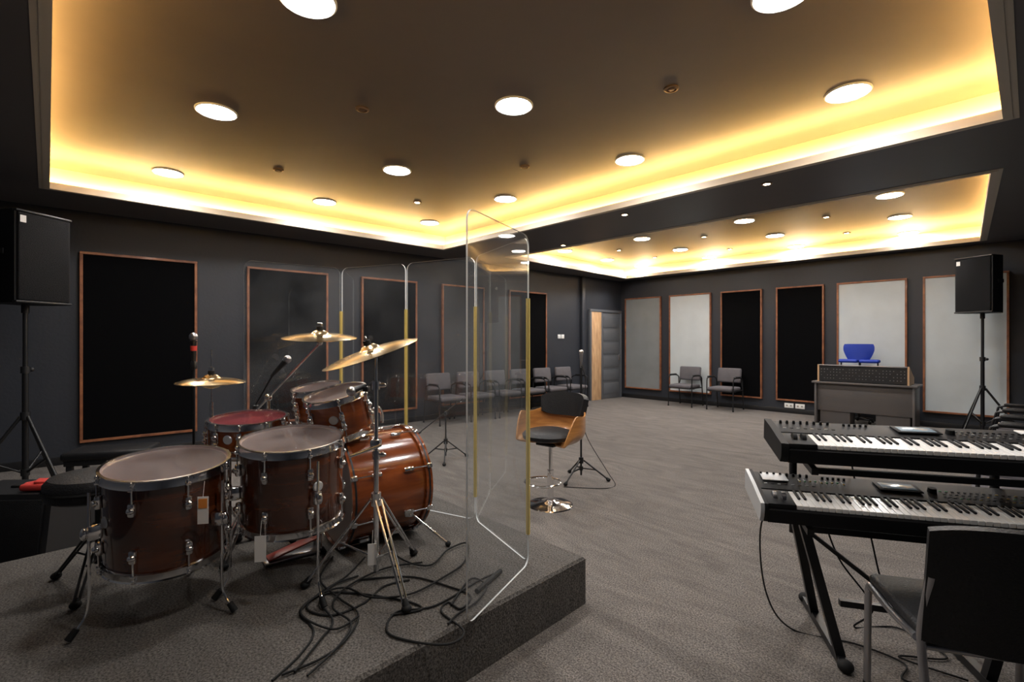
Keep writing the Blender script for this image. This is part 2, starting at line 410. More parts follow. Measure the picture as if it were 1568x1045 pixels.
# ------------------------------------------------------------------ stage riser
SZ = 0.25
A0 = V((0.392, 2.583, 0)); dB = V((-0.6876, 0.726, 0)); dA = V((-0.70, -0.714, 0))
S1 = A0 + dB*2.13
S2 = S1 + dA*2.72; S3 = A0 + dA*2.72
b = B(); pts = [A0, S1, S2, S3]
if (pts[1]-pts[0]).cross(pts[2]-pts[1]).z < 0: pts = pts[::-1]
inner = offset(pts, -0.012)
vs = [(*p.xy, 0) for p in pts]+[(*p.xy, SZ-0.012) for p in pts]+[(*p.xy, SZ) for p in inner]
fs = [(3, 2, 1, 0), (8, 9, 10, 11)]
for i in range(4):
    j = (i+1) % 4; fs += [(i, j, 4+j, 4+i), (4+i, 4+j, 8+j, 8+i)]
b.add(vs, fs, M_stage); b.fin("stage_riser", A0, rzF, world=True)

# ------------------------------------------------------------------ plexi shield
sh = [V((-0.188, 1.948, 0)), V((0.083, 2.509, 0)), V((-0.236, 3.11, 0)), V((-0.74, 3.38, 0)), V((-1.27, 3.60, 0)), V((-1.80, 3.24, 0))]
b = B(); hgt = 1.69
for i in range(5):
    p, q = sh[i], sh[i+1]; d = q-p; w = d.length-0.012; d.normalize(); n = V((d.y, -d.x, 0))
    Mx = Matrix(((d.x, 0, n.x, p.x+d.x*0.006), (d.y, 0, n.y, p.y+d.y*0.006), (0, 1, 0, SZ+0.002), (0, 0, 0, 1)))
    b.plate(rrect(w, hgt, 0.05), 0.008, M_plexi, Mx, M_plexiedge, single=True)
for i in range(1, 5):
    p = sh[i]
    b.tube((p.x, p.y, 0.40), (p.x, p.y, 1.62), 0.011, M_hinge, n=10)
b.fin("drum_shield")

# ------------------------------------------------------------------ stands
def tripod(b, R=0.28, hh=0.35, m=M_chrome, ang0=0.0, r=0.008, z0=0.0, double=True, brace=0.12):
    for i in range(3):
        a = ang0+i*2*PI/3; c, s = math.cos(a), math.sin(a); t = V((-s, c, 0))*(0.014 if double else 0)
        top = V((c*0.025, s*0.025, z0+hh)); ft = V((c*R, s*R, z0+0.018)); mid = top.lerp(ft, 0.5)
        for sg in ((-1, 1) if double else (0,)):
            b.tube(top+t*sg, ft+t*sg*0.6, r*0.7, m, n=8)
        b.tube(V((0, 0, z0+brace)), mid, r*0.6, m, n=8)
        b.ball(ft, 0.017, M_rubber, (1.3, 1.3, 1.0)); b.sweep([ft.lerp(top, 0.08), ft], [0.012, 0.018], M_rubber, 10)
    b.tube((0, 0, z0+hh-0.03), (0, 0, z0+hh+0.03), 0.024, m); b.tube((0, 0, z0+brace-0.02), (0, 0, z0+brace+0.02), 0.02, m)

def cymbal(b, c, D, tilt, m=M_brass):
    q = V(tilt).to_track_quat('Z', 'Y').to_matrix().to_4x4(); R = D/2
    Mx = Matrix.Translation(c) @ q
    pr = [(0.006, 0.030), (0.02, 0.029), (0.034, 0.023), (0.045, 0.012), (0.052, 0.007)]
    for i in range(1, 9): t = i/8; pr.append((0.052+(R-0.052)*t, 0.007-0.022*t*t-0.002*t))
    b.lathe(pr+[(R, pr[-1][1]-0.0015)]+[(r, z-0.002) for r, z in pr[::-1]], m, 64, Mx)
    sv = b.M; b.M = sv @ Mx
    b.tube((0, 0, -0.03), (0, 0, 0.065), 0.004, M_chrome); b.lathe([(0.0001, 0.052), (0.018, 0.05), (0.018, 0.03), (0.008, 0.028)], M_rubber, 16)
    b.ball((0, 0, 0.062), 0.010, M_chrome, (1.6, 0.6, 1)); b.tube((0, 0, -0.03), (0, 0, -0.005), 0.015, M_rubber)
    b.M = sv

# ------------------------------------------------------------------ drums
mat_resohead = mat("resonant_head", (0.32, 0.26, 0.23), 0.3)
def drum(b, r, dep, Mx, m, nl=8, head=M_head, hoop=M_chrome, inner=M_inner, badge=0):
    sv = b.M; b.M = sv @ Mx
    b.lathe([(r, 0), (r, -dep)], m, 64); b.lathe([(r-0.008, -dep), (r-0.008, 0), (r, 0)], inner, 64)
    b.disc(r, 0.002, head, 64)
    b.lathe([(r-0.008, -dep), (0.0001, -dep)], mat_resohead, 48)
    for z, sg in ((0, 1), (-dep, -1)):
        pr = [(r+0.002, z-0.026*sg), (r+0.013, z-0.024*sg), (r+0.010, z-0.018*sg), (r+0.007, z+0.006*sg), (r+0.011, z+0.012*sg), (r-0.001, z+0.012*sg), (r-0.002, z)]
        b.lathe(pr, hoop, 64)
    for i in range(nl):
        a = 2*PI*(i+0.5)/nl; c, s = math.cos(a), math.sin(a)
        for z, sg in ((0, 1), (-dep, -1)):
            zl = z-sg*(min(0.10, dep*0.38))
            b.box((c*(r+0.011), s*(r+0.011), zl), (0.024, 0.026, 0.055), M_chrome, 0.008, (0, 0, a))
            b.ball((c*(r+0.020), s*(r+0.020), zl), 0.015, M_chrome, (1, 1, 0.9), 8)
            b.tube((c*(r+0.014), s*(r+0.014), zl), (c*(r+0.014), s*(r+0.014), z), 0.0035, M_chrome, n=6)
            b.ball((c*(r+0.014), s*(r+0.014), z+sg*0.002), 0.007, M_chrome, (1, 1, 1.4), 6)
            b.box((c*(r+0.014), s*(r+0.014), z-sg*0.02), (0.018, 0.018, 0.012), M_chrome, 0.003, (0, 0, a))
    c, s = math.cos(badge), math.sin(badge)
    b.lathe([(0.0001, 0.006), (0.02, 0.005), (0.024, 0)], M_silver, 24, Matrix.Translation((c*r, s*r, -dep*0.45)) @ V((c, s, 0)).to_track_quat('Z', 'Y').to_matrix().to_4x4())
    b.M = sv
def tom_legs(b, r, ztop, angs):
    for a in angs:
        c, s = math.cos(a), math.sin(a); R = r+0.035
        b.box((c*(r+0.018), s*(r+0.018), ztop-0.22), (0.05, 0.035, 0.06), M_chrome, 0.01, (0, 0, a))
        b.ball((c*(r+0.05), s*(r+0.05), ztop-0.22), 0.017, M_chrome, (0.8, 0.8, 1.5), 8)
        pts = cat([(c*R, s*R, ztop-0.06), (c*R, s*R, ztop-0.3), (c*R, s*R, 0.14), (c*(R+0.015), s*(R+0.015), 0.07), (c*(R+0.05), s*(R+0.05), 0.025)], 5)
        b.sweep(pts, 0.0055, M_chrome, 8)
        b.sweep([(c*(R+0.035), s*(R+0.035), 0.045), (c*(R+0.062), s*(R+0.062), 0.012)], [0.012, 0.014], M_rubber, 10)
def tag(b, p, w=0.05, h=0.09, orange=True, rz=0.2):
    b.box((p[0], p[1], p[2]-h/2), (w, 0.002, h), M_tag, 0, (0, 0, rz))
    if orange: b.box((p[0], p[1]-0.0015, p[2]-h*0.25), (w*0.8, 0.002, h*0.35), M_orange, 0, (0, 0, rz))
    b.tube((p[0], p[1], p[2]), (p[0], p[1]+0.01, p[2]+0.06), 0.001, M_tag, n=4)

tv = lambda x, y, z: Matrix.Translation((x, y, z))
tilt = lambda n: V(n).to_track_quat('Z', 'Y').to_matrix().to_4x4()
b = B(); zt = 0.62
drum(b, 0.225, 0.39, tv(0, 0, zt) @ tilt((0.05, -0.09, 1)), M_shell, 8, badge=-2.6)
tom_legs(b, 0.225, zt, (-0.15, -2.25, 1.9)); tag(b, (0.235, -0.13, zt-0.10), 0.04, 0.11)
b.fin("floor_tom", (-1.485, 2.09, SZ))
b = B(); zt = 0.685
drum(b, 0.222, 0.375, tv(0, 0, zt) @ tilt((0.03, -0.09, 1)), M_shell, 8, badge=-1.0)
tom_legs(b, 0.222, zt, (-0.75, -2.65, 1.5)); tag(b, (-0.03, -0.24, zt-0.36), 0.045, 0.11, False)
b.fin("floor_tom", (-1.035, 2.29, SZ))
b = B(); zt = 0.725
drum(b, 0.185, 0.15, tv(0, 0, zt) @ tilt((0.02, -0.07, 1)), M_shell2, 10, head=M_headred, badge=-1.9)
tripod(b, 0.22, 0.26, ang0=0.5); b.tube((0, 0, 0.1), (0, 0, zt-0.20), 0.013, M_chrome)
for i in range(3):
    a = i*2*PI/3+0.3; b.sweep(cat([(0, 0, zt-0.22), (math.cos(a)*0.12, math.sin(a)*0.12, zt-0.20), (math.cos(a)*0.19, math.sin(a)*0.19, zt-0.17), (math.cos(a)*0.20, math.sin(a)*0.20, zt-0.13)], 4), 0.007, M_chrome, 8)
b.fin("snare_drum", (-1.44, 2.65, SZ))
ax = V((0.77, 0.64, 0)).normalized()
b = B(); r = 0.295
Mx = Matrix.Translation((0, 0, r+0.022)) @ tilt(ax)
sv = b.M; b.M = Mx
b.lathe([(r, 0), (r, -0.43)], M_shell2, 72); b.lathe([(r-0.008, -0.43), (r-0.008, 0), (r, 0)], M_inner, 72)
mh = mat("bass_front_head", (0.03, 0.03, 0.032), 0.3)
b.disc(r, 0.004, mh, 72); b.lathe([(r, -0.434), (0.0001, -0.434)], mat_resohead, 72)
for z, sg in ((0, 1), (-0.43, -1)):
    b.lathe([(r+0.004, z-0.02*sg), (r+0.016, z-0.02*sg), (r+0.016, z+0.02*sg), (r+0.002, z+0.02*sg), (r+0.002, z-0.02*sg)], M_shell2, 72)
    b.lathe([(r+0.017, z-0.004*sg), (r+0.0175, z-0.004*sg), (r+0.0175, z+0.006*sg), (r+0.0165, z+0.006*sg)], M_black, 72)
    for i in range(8):
        a = 2*PI*(i+0.5)/8; c, s = math.cos(a), math.sin(a)
        b.box((c*(r+0.012), s*(r+0.012), z-sg*0.12), (0.024, 0.026, 0.06), M_chrome, 0.008, (0, 0, a))
        b.tube((c*(r+0.022), s*(r+0.022), z-sg*0.10), (c*(r+0.022), s*(r+0.022), z+sg*0.005), 0.004, M_chrome, n=6)
        b.box((c*(r+0.018), s*(r+0.018), z+sg*0.006), (0.02, 0.03, 0.034), M_chrome, 0.005, (0, 0, a))
b.M = sv
side = V((ax.y, -ax.x, 0))
for sg in (1, -1):
    base = side*sg*(r*0.86)+V((0, 0, r*0.62))-ax*0.10
    foot = side*sg*0.42+V((0, 0, 0.016))+ax*0.05
    b.box(base, (0.05, 0.05, 0.05), M_chrome, 0.012); b.tube(base, foot, 0.008, M_chrome); b.ball(foot, 0.016, M_rubber)
b.fin("bass_drum", (-0.665, 3.0, SZ))
b = B()
b.box((0, 0, 0.012), (0.09, 0.30, 0.012), M_steel, 0.003); b.box((0, 0.0, 0.055), (0.075, 0.27, 0.010), M_redp, 0.004, (0.22, 0, 0))
for sx in (-0.05, 0.05): b.tube((sx, 0.12, 0.01), (sx, 0.12, 0.22), 0.008, M_chrome)
b.tube((-0.055, 0.12, 0.21), (0.055, 0.12, 0.21), 0.008, M_chrome); b.tube((0, 0.12, 0.21), (0, 0.07, 0.36), 0.004, M_chrome); b.ball((0, 0.07, 0.36), 0.022, M_tag)
b.fin("kick_pedal", (-1.16, 2.58, SZ+0.001), rz=math.atan2(ax.y, ax.x)-PI/2)

b = B()
nA = (-0.16, -0.22, 1)
drum(b, 0.162, 0.22, tv(0, 0, 0.855) @ tilt(nA), M_shell2, 6, badge=-0.8)
b.box((0.17, 0.06, 0.72), (0.05, 0.05, 0.07), M_chrome, 0.01)
b.sweep(cat([(0.17, 0.06, 0.72), (0.20, 0.10, 0.77), (0.22, 0.14, 0.73), (0.22, 0.15, 0.67)], 5), 0.010, M_chrome, 10)
b.fin("rack_tom", (-0.985, 2.70, SZ))
b = B()
drum(b, 0.142, 0.20, tv(0, 0, 0.855) @ tilt((-0.10, -0.16, 1)), M_shell2, 6, badge=-0.8)
b.sweep(cat([(0.14, -0.02, 0.72), (0.20, -0.03, 0.74), (0.235, -0.04, 0.70), (0.24, -0.04, 0.64)], 5), 0.010, M_chrome, 10)
b.tube((0.24, -0.04, 0.05), (0.24, -0.04, 0.80), 0.012, M_chrome)
sv = b.M; b.M = Matrix.Translation((0.24, -0.04, 0)); tripod(b, 0.2, 0.28, ang0=1.2); b.M = sv
b.fin("rack_tom", (-1.235, 3.06, SZ))

b = B()
b.tube((0, 0, 0.06), (0, 0, 0.62), 0.0125, M_chrome); b.tube((0, 0, 0.60), (0, 0, 0.95), 0.0095, M_chrome)
b.tube((0, 0, 0.93), (0.0, 0, 1.08), 0.006, M_chrome); tripod(b, 0.32, 0.40, ang0=-0.9)
for z in (0.61, 0.94): b.tube((0, 0, z-0.02), (0, 0, z+0.02), 0.019, M_chrome); b.ball((0.03, 0, z), 0.012, M_chrome, (1.6, 0.7, 1))
b.tube((0.03, -0.02, 0.66), (-0.1, -0.08, 0.62), 0.008, M_chrome); b.box((0.0, 0, 0.665), (0.05, 0.05, 0.04), M_chrome, 0.01)
cymbal(b, (-0.03, 0, 1.105), 0.46, (-0.31, -0.16, 1))
tag(b, (-0.01, -0.03, 0.20), 0.04, 0.10, False)
b.fin("crash_cymbal_stand", (-0.645, 2.30, SZ))
b = B()
b.tube((0, 0, 0.06), (0, 0, 0.78), 0.0125, M_chrome); tripod(b, 0.24, 0.36, ang0=0.3)
b.ball((0, 0, 0.80), 0.024, M_chrome); p2 = V((0.40, -0.20, 1.14))
b.tube((0, 0, 0.80), p2, 0.008, M_chrome); b.tube((0, 0, 0.80), V((0, 0, 0.8))-(p2-V((0, 0, 0.8)))*0.45, 0.008, M_chrome)
b.ball(p2, 0.016, M_chrome); b.tube(p2, p2+V((0, 0, 0.05)), 0.006, M_chrome)
cymbal(b, p2+V((0, 0, 0.045)), 0.41, (0.03, -0.10, 1))
b.fin("ride_cymbal_stand", (-1.51, 3.0, SZ))
b = B()
b.tube((0, 0, 0.05), (0, 0, 0.80), 0.0115, M_chrome); b.tube((0, 0, 0.79), (0, 0, 1.10), 0.004, M_chrome); tripod(b, 0.22, 0.30, ang0=0.1)
cymbal(b, (0, 0, 0.93), 0.355, (0.02, -0.02, 1))
pr = [(0.006, -0.03), (0.04, -0.02), (0.05, -0.01)]+[(0.05+0.127*i/6, -0.010+0.014*(i/6)**2) for i in range(1, 7)]
b.lathe(pr, M_brass, 48, tv(0, 0, 0.905)); b.tube((0, 0, 0.955), (0, 0, 1.0), 0.014, M_chrome)
b.box((0.0, -0.12, 0.04), (0.08, 0.24, 0.01), M_redp, 0.003, (0.12, 0, 0))
b.fin("hi_hat_stand", (-1.725, 2.78, SZ))

b = B()
b.lathe([(0.0001, 0.53), (0.12, 0.532), (0.18, 0.522), (0.198, 0.50), (0.20, 0.46), (0.193, 0.43), (0.175, 0.42), (0.0001, 0.42)], M_leather, 48)
b.lathe([(0.201, 0.478), (0.205, 0.47), (0.201, 0.462)], M_rubber, 48)
b.tube((0, 0, 0.1), (0, 0, 0.42), 0.016, M_blackm); tripod(b, 0.24, 0.26, m=M_blackm, ang0=0.9)
b.fin("drum_throne", (-1.96, 2.30, SZ))

def mic(b, p, d, L=0.16, ring=None, m=M_black):
    p = V(p); d = V(d).normalized()
    b.sweep([p, p+d*L*0.15, p+d*L*0.72, p+d*L*0.76], [0.010, 0.012, 0.018, 0.022], m, 14)
    if ring: b.sweep([p+d*L*0.45, p+d*L*0.6], [0.0175, 0.019], ring, 14)
    b.ball(p+d*L*0.88, 0.025, M_steel, (1, 1, 1.05))
b = B(); b.tube((0, 0, 0.05), (0, 0, 0.98), 0.008, M_blackm); tripod(b, 0.17, 0.22, m=M_blackm, double=False, ang0=1.0)
b.box((0, 0, 1.0), (0.03, 0.03, 0.05), M_black, 0.008); mic(b, (0, 0, 1.0), (0.02, -0.05, 1), 0.2, M_red)
b.fin("microphone_stand", (-1.97, 3.0, SZ))
b = B(); b.tube((0, 0, 0.05), (0, 0, 0.70), 0.009, M_blackm); tripod(b, 0.15, 0.22, m=M_blackm, double=False, ang0=0.4)
b.box((0, 0, 0.71), (0.035, 0.035, 0.05), M_black, 0.01); b.tube((0.10, 0.02, 0.93), (-0.12, -0.03, 0.5), 0.006, M_blackm)
mic(b, (0.09, 0.02, 0.92), (0.5, 0.05, 0.55), 0.17); mic(b, (-0.10, -0.02, 0.55), (-0.4, -0.2, 0.4), 0.14)
b.fin("microphone_stand", (-1.66, 3.14, SZ))
b = B()
b.box((0, 0, 0), (0.03, 0.05, 0.03), M_black, 0.006); mic(b, (0, 0, 0.02), (-0.7, -0.5, -0.3), 0.10)
b.sweep(cat([(0, 0, 0), (0.03, 0.02, 0.04), (0.05, 0.03, 0.0)], 4), 0.004, M_black)
b.fin("clip_microphone", (-0.79, 2.63, SZ+0.89))
b = B(); b.tube((0, 0, 0.05), (0, 0, 1.22), 0.010, M_blackm); b.tube((0, 0, 0.5), (0, 0, 0.9), 0.013, M_blackm)
tripod(b, 0.27, 0.20, m=M_blackm, double=False, ang0=-0.2, r=0.012)
b.box((0, 0, 1.2), (0.025, 0.025, 0.05), M_black, 0.008); mic(b, (0.0, 0, 1.13), (0.0, -0.05, 1), 0.18, m=M_steel)
b.sweep(cat([(0, -0.02, 1.15), (0.04, -0.03, 1.0), (0.02, -0.02, 0.7), (0.05, -0.02, 0.45), (0.24, -0.1, 0.12), (0.30, -0.2, 0.006), (0.15, -0.3, 0.006), (-0.2, -0.25, 0.006)], 8), 0.0035, M_rubber)
b.fin("microphone_stand", (0.696, 4.88, 0))
b = B(); b.tube((0, 0, 0.05), (0, 0, 0.55), 0.009, M_blackm); tripod(b, 0.28, 0.22, m=M_blackm, double=False, ang0=0.6, r=0.011)
b.box((0, 0, 0.55), (0.035, 0.035, 0.05), M_black, 0.01); b.tube((0.2, 0, 0.72), (-0.3, 0, 0.33), 0.006, M_blackm); mic(b, (-0.29, 0, 0.33), (-1, 0, -0.5), 0.15)
b.fin("microphone_stand", (-0.78, 5.7, 0))

def stg(x, y): d = 1.14*F/(y-533); return ((x-800)/F*d, d)
loops = [
 [(560, 905), (640, 900), (700, 915), (735, 930), (720, 950), (700, 940), (690, 955), (725, 985), (700, 1005), (640, 1000), (605, 985), (620, 955), (680, 945), (750, 905), (782, 892)],
 [(520, 870), (500, 905), (530, 935), (560, 960), (540, 1000), (500, 1030), (440, 1055)],
 [(600, 830), (620, 870), (670, 885), (700, 860), (730, 850), (725, 880), (690, 905), (640, 930), (580, 935), (540, 920), (500, 930), (470, 960), (520, 985), (560, 965)],
 [(570, 870), (540, 900), (500, 925), (480, 950), (520, 960), (570, 940), (600, 915), (640, 905)],
 [(460, 1050), (500, 1000), (520, 970), (500, 940), (520, 915), (560, 900)],
 [(480, 1058), (530, 1010), (548, 975), (520, 950), (540, 920), (600, 890), (660, 880)],
 [(425, 1062), (470, 1020), (490, 985), (470, 950), (520, 925), (620, 935), (660, 950), (610, 960)],
 [(705, 945), (735, 905), (760, 915), (745, 940), (715, 960), (700, 975)],
]
b = B()
for i, L in enumerate(loops):
    P = [(*stg(x, y), SZ+0.006+0.004*(i % 3)) for x, y in L]
    b.sweep(cat(P, 8), 0.0045, M_rubber, 6)
b.tube((*stg(745, 925), SZ+0.012), (*stg(782, 893), SZ+0.012), 0.012, M_rubber, n=8)
b.fin("audio_cables")

# ------------------------------------------------------------------ bar stool (front = -y local)
b = B()
b.lathe([(0.0001, 0.045), (0.03, 0.045), (0.05, 0.03), (0.12, 0.02), (0.19, 0.008), (0.195, 0.0), (0.0001, 0.0)], M_chrome, 48)
b.tube((0, 0, 0.03), (0, 0, 0.30), 0.028, M_chrome, n=20); b.tube((0, 0, 0.28), (0, 0, 0.53), 0.018, M_chrome, n=20)
ring = [(0.15*math.cos(2*PI*i/24), 0.15*math.sin(2*PI*i/24)-0.11, 0.22) for i in range(24)]
b.sweep(ring, 0.009, M_chrome, 8, closed=True); b.box((0, 0, 0.525), (0.18, 0.18, 0.02), M_blackm, 0.005)
def shell(u, v):
    th = math.radians(-122+244*u); c, s = math.cos(th), math.sin(th)
    f = abs(2*u-1)
    toph = 0.80+0.045*math.cos(f*PI*1.3) + 0.03*math.exp(-((f-0.78)/0.14)**2) - 0.20*max(0, (f-0.80)/0.20)**1.5
    R1 = 0.285
    k = v
    rr = 0.06+(R1-0.06)*math.sin(min(1, k*1.6)*PI/2); z = 0.54+(toph-0.54)*max(0, (k-0.18)/0.82)**1.35
    return (s*rr, c*rr, z)
b.grid(shell, 45, 16, M_bent, 0.013, M_bent)
b.lathe([(0.0001, 0.536), (0.06, 0.538), (0.10, 0.545)], M_bent, 32)
b.lathe([(0.0001, 0.655), (0.14, 0.652), (0.20, 0.635), (0.222, 0.61), (0.215, 0.58), (0.16, 0.565), (0.0001, 0.56)], M_leather, 40, Matrix.Translation((0, -0.03, 0)))
def bp(u, v):
    th = math.radians(-52+104*u); e = 1-(abs(2*u-1))**4*0.35
    z = 0.735+0.205*((v-0.5)*e+0.5)
    return (math.sin(th)*(0.255+0.03*v), math.cos(th)*(0.255+0.03*v), z)
b.grid(bp, 21, 9, M_leather, 0.045, M_leather)
b.fin("bar_stool", (0.328, 4.14, 0), rz=math.radians(-40))

# ------------------------------------------------------------------ visitor chairs (front = -y)
b = B()
b.box((0, -0.01, 0.43), (0.49, 0.47, 0.075), M_seat, 0.03, seg=3)
b.box((0, -0.01, 0.39), (0.46, 0.44, 0.02), M_black, 0.005)
b.box((0, 0.25, 0.69), (0.48, 0.065, 0.30), M_seat, 0.03, (-0.14, 0, 0), seg=3)
b.box((0, 0.285, 0.69), (0.44, 0.02, 0.27), M_black, 0.01, (-0.14, 0, 0))
for sx in (-1, 1):
    x = 0.265*sx
    b.sweep(cat([(x, -0.22, 0.012), (x, -0.215, 0.35), (x, -0.205, 0.60), (x, -0.17, 0.645), (x, -0.05, 0.655), (x, 0.15, 0.645), (x, 0.235, 0.60), (x, 0.245, 0.5), (x, 0.27, 0.25), (x, 0.30, 0.012)], 5), 0.0115, M_blackm, 10)
    b.box((x, -0.02, 0.67), (0.05, 0.27, 0.028), M_black, 0.012, seg=3)
    b.tube((x, -0.21, 0.395), (x, 0.255, 0.395), 0.010, M_blackm); b.tube((x, 0.25, 0.42), (x*0.85, 0.265, 0.60), 0.010, M_blackm)
    for y in (-0.22, 0.30): b.tube((x, y, 0), (x, y, 0.03), 0.015, M_rubber)
b.tube((-0.265, -0.1, 0.385), (0.265, -0.1, 0.385), 0.010, M_blackm); b.tube((-0.265, 0.255, 0.395), (0.265, 0.255, 0.395), 0.010, M_blackm)
vc = b.fin("visitor_chair")
places = [(onL(t, 0.47), rzL) for t in (2.34, 2.97, 3.60, 4.23, 4.86, 5.49)]
places += [(onF(t, 0.45), rzF) for t in (1.93, 2.78)]
places += [(onF(6.98, s), rzF-PI/2+0.03) for s in (2.7, 3.34, 3.98, 4.62, 5.26, 5.90)]
vc.location = places[0][0]; vc.rotation_euler = (0, 0, places[0][1])
for p, r in places[1:]: dup(vc, "visitor_chair", p, r)

# ------------------------------------------------------------------ speakers on tripod stands
def speaker(loc, rz, zb):
    b = B(); w, d, h = 0.44, 0.40, 0.80
    out = [(-w/2, -d/2), (w/2, -d/2), (w/2, 0.02), (w*0.30, d/2), (-w*0.30, d/2), (-w/2, 0.02)]
    b.plate(out, h, M_kbody, tv(0, 0, zb))
    b.box((0, -d/2-0.005, zb+h/2), (w-0.03, 0.03, h-0.04), M_grille, 0.012, seg=3)
    b.box((0, -d/2-0.0, zb+0.01), (w+0.004, 0.05, 0.02), M_black, 0.006); b.box((0, -d/2, zb+h-0.01), (w+0.004, 0.05, 0.02), M_black, 0.006)
    b.box((-0.17, -d/2-0.021, zb+h-0.08), (0.045, 0.003, 0.06), M_tag)
    for sx in (-1, 1): b.box((sx*(w/2+0.003), -0.03, zb+h*0.55), (0.012, 0.12, 0.05), M_rubber, 0.005)
    b.tube((0, 0, 0.75), (0, 0, zb), 0.018, M_blackm); b.tube((0, 0, 0.12), (0, 0, 1.15), 0.023, M_blackm); b.tube((0, 0, zb-0.08), (0, 0, zb), 0.028, M_blackm)
    b.tube((0, 0, 1.11), (0, 0, 1.17), 0.033, M_black); b.ball((0.05, 0, 1.14), 0.02, M_black)
    for i in range(3):
        a = i*2*PI/3+0.5; c, s = math.cos(a), math.sin(a)
        b.tube((c*0.03, s*0.03, 0.72), (c*0.46, s*0.46, 0.02), 0.014, M_blackm); b.tube((c*0.02, s*0.02, 0.22), (c*0.25, s*0.25, 0.36), 0.010, M_blackm)
        b.ball((c*0.46, s*0.46, 0.02), 0.02, M_rubber)
    b.tube((0, 0, 0.69), (0, 0, 0.76), 0.035, M_black); b.tube((0, 0, 0.19), (0, 0, 0.25), 0.032, M_black)
    return b.fin("speaker_on_stand", loc, rz)
speaker((-4.38, 4.36, 0), math.radians(80), 1.73)
speaker((6.75, 6.95, 0), math.radians(-72), 1.80)

# ------------------------------------------------------------------ desk, mixer, blue chair
b = B(); L = 1.32; D = 0.55
b.box((L/2, D/2, 0.715), (L+0.06, D, 0.03), M_desk, 0.004)
b.box((0.02, D/2, 0.35), (0.03, D-0.06, 0.70), M_desk, 0.003); b.box((L-0.02, D/2, 0.35), (0.03, D-0.06, 0.70), M_desk, 0.003)
b.box((L/2, 0.10, 0.47), (L-0.07, 0.02, 0.45), M_desk, 0.002)
b.box((0.28, 0.28, 0.35), (0.42, 0.34, 0.66), M_desk, 0.003); b.box((L-0.28, 0.28, 0.35), (0.42, 0.34, 0.66), M_desk, 0.003)
offd = 1.12
b.fin("office_desk", onF(4.55, offd), rzF)
b = B(); L2 = 1.20
for x in (0.012, L2-0.012):
    b.add([(x-0.012, 0, 0), (x-0.012, 0.46, 0), (x-0.012, 0.46, 0.10), (x-0.012, 0.02, 0.28), (x-0.012, 0, 0.28), (x+0.012, 0, 0), (x+0.012, 0.46, 0), (x+0.012, 0.46, 0.10), (x+0.012, 0.02, 0.28), (x+0.012, 0, 0.28)],
          [(0, 1, 2, 3, 4), (9, 8, 7, 6, 5), (0, 5, 6, 1), (1, 6, 7, 2), (2, 7, 8, 3), (3, 8, 9, 4), (4, 9, 5, 0)], M_ply)
b.add([(0.024, 0.01, 0.01), (0.024, 0.45, 0.01), (0.024, 0.45, 0.09), (0.024, 0.02, 0.26), (0.024, 0.01, 0.25)]+[(L2-0.024, 0.01, 0.01), (L2-0.024, 0.45, 0.01), (L2-0.024, 0.45, 0.09), (L2-0.024, 0.02, 0.26), (L2-0.024, 0.01, 0.25)],
      [(0, 1, 2, 3, 4), (9, 8, 7, 6, 5), (0, 5, 6, 1), (1, 6, 7, 2), (2, 7, 8, 3), (3, 8, 9, 4), (4, 9, 5, 0)], M_black)
for i in range(26):
    x = 0.055+i*0.0435
    for j, z in enumerate((0.06, 0.11, 0.16, 0.205)):
        if (i*7+j*3) % 5 == 0: continue
        b.tube((x, 0.012, z), (x, 0.004, z), 0.006, M_steel if j < 3 else M_btn, n=8)
    b.box((x, 0.30, 0.160), (0.012, 0.03, 0.02), M_btn, 0.002, (-0.35, 0, 0))
b.box((L2/2, 0.012, 0.272), (L2-0.04, 0.03, 0.018), M_steel, 0.004)
b.fin("mixing_console", onF(4.60, offd-0.04, 0.7305), rzF)
b = B()
def bk(u, v):
    w_ = 0.42*(0.40+0.60*math.sqrt(min(1, v*1.5)))*(1-0.10*max(0, (v-0.8)/0.2)**2)
    return ((u-0.5)*w_, 0.04*math.cos((2*u-1)*1.4), 1.07+0.28*v-0.012*(2*u-1)**2)
b.grid(bk, 15, 17, M_blue, 0.05)
b.box((0, 0.02, 0.66), (0.44, 0.38, 0.08), M_blue, 0.035, seg=3)
b.sweep(cat([(0, -0.0, 0.63), (0, -0.08, 0.68), (0, -0.045, 0.9), (0, -0.02, 1.15)], 4), 0.018, M_black)
for sx in (-1, 1):
    b.sweep(cat([(sx*0.18, 0.02, 0.63), (sx*0.26, 0.02, 0.68), (sx*0.26, 0.02, 1.03)], 4), 0.012, M_black); b.box((sx*0.15, 0.03, 1.055), (0.28, 0.18, 0.06), M_blue, 0.027, seg=3)
b.tube((0, 0.02, 0.08), (0, 0.02, 0.63), 0.025, M_black)
for i in range(5):
    a = i*2*PI/5; b.tube((0, 0.02, 0.09), (0.21*math.cos(a), 0.02+0.21*math.sin(a), 0.06), 0.014, M_black); b.ball((0.21*math.cos(a), 0.02+0.21*math.sin(a), 0.026), 0.026, M_rubber)
b.fin("blue_office_chair", onF(5.03, 0.30), rzF+PI)

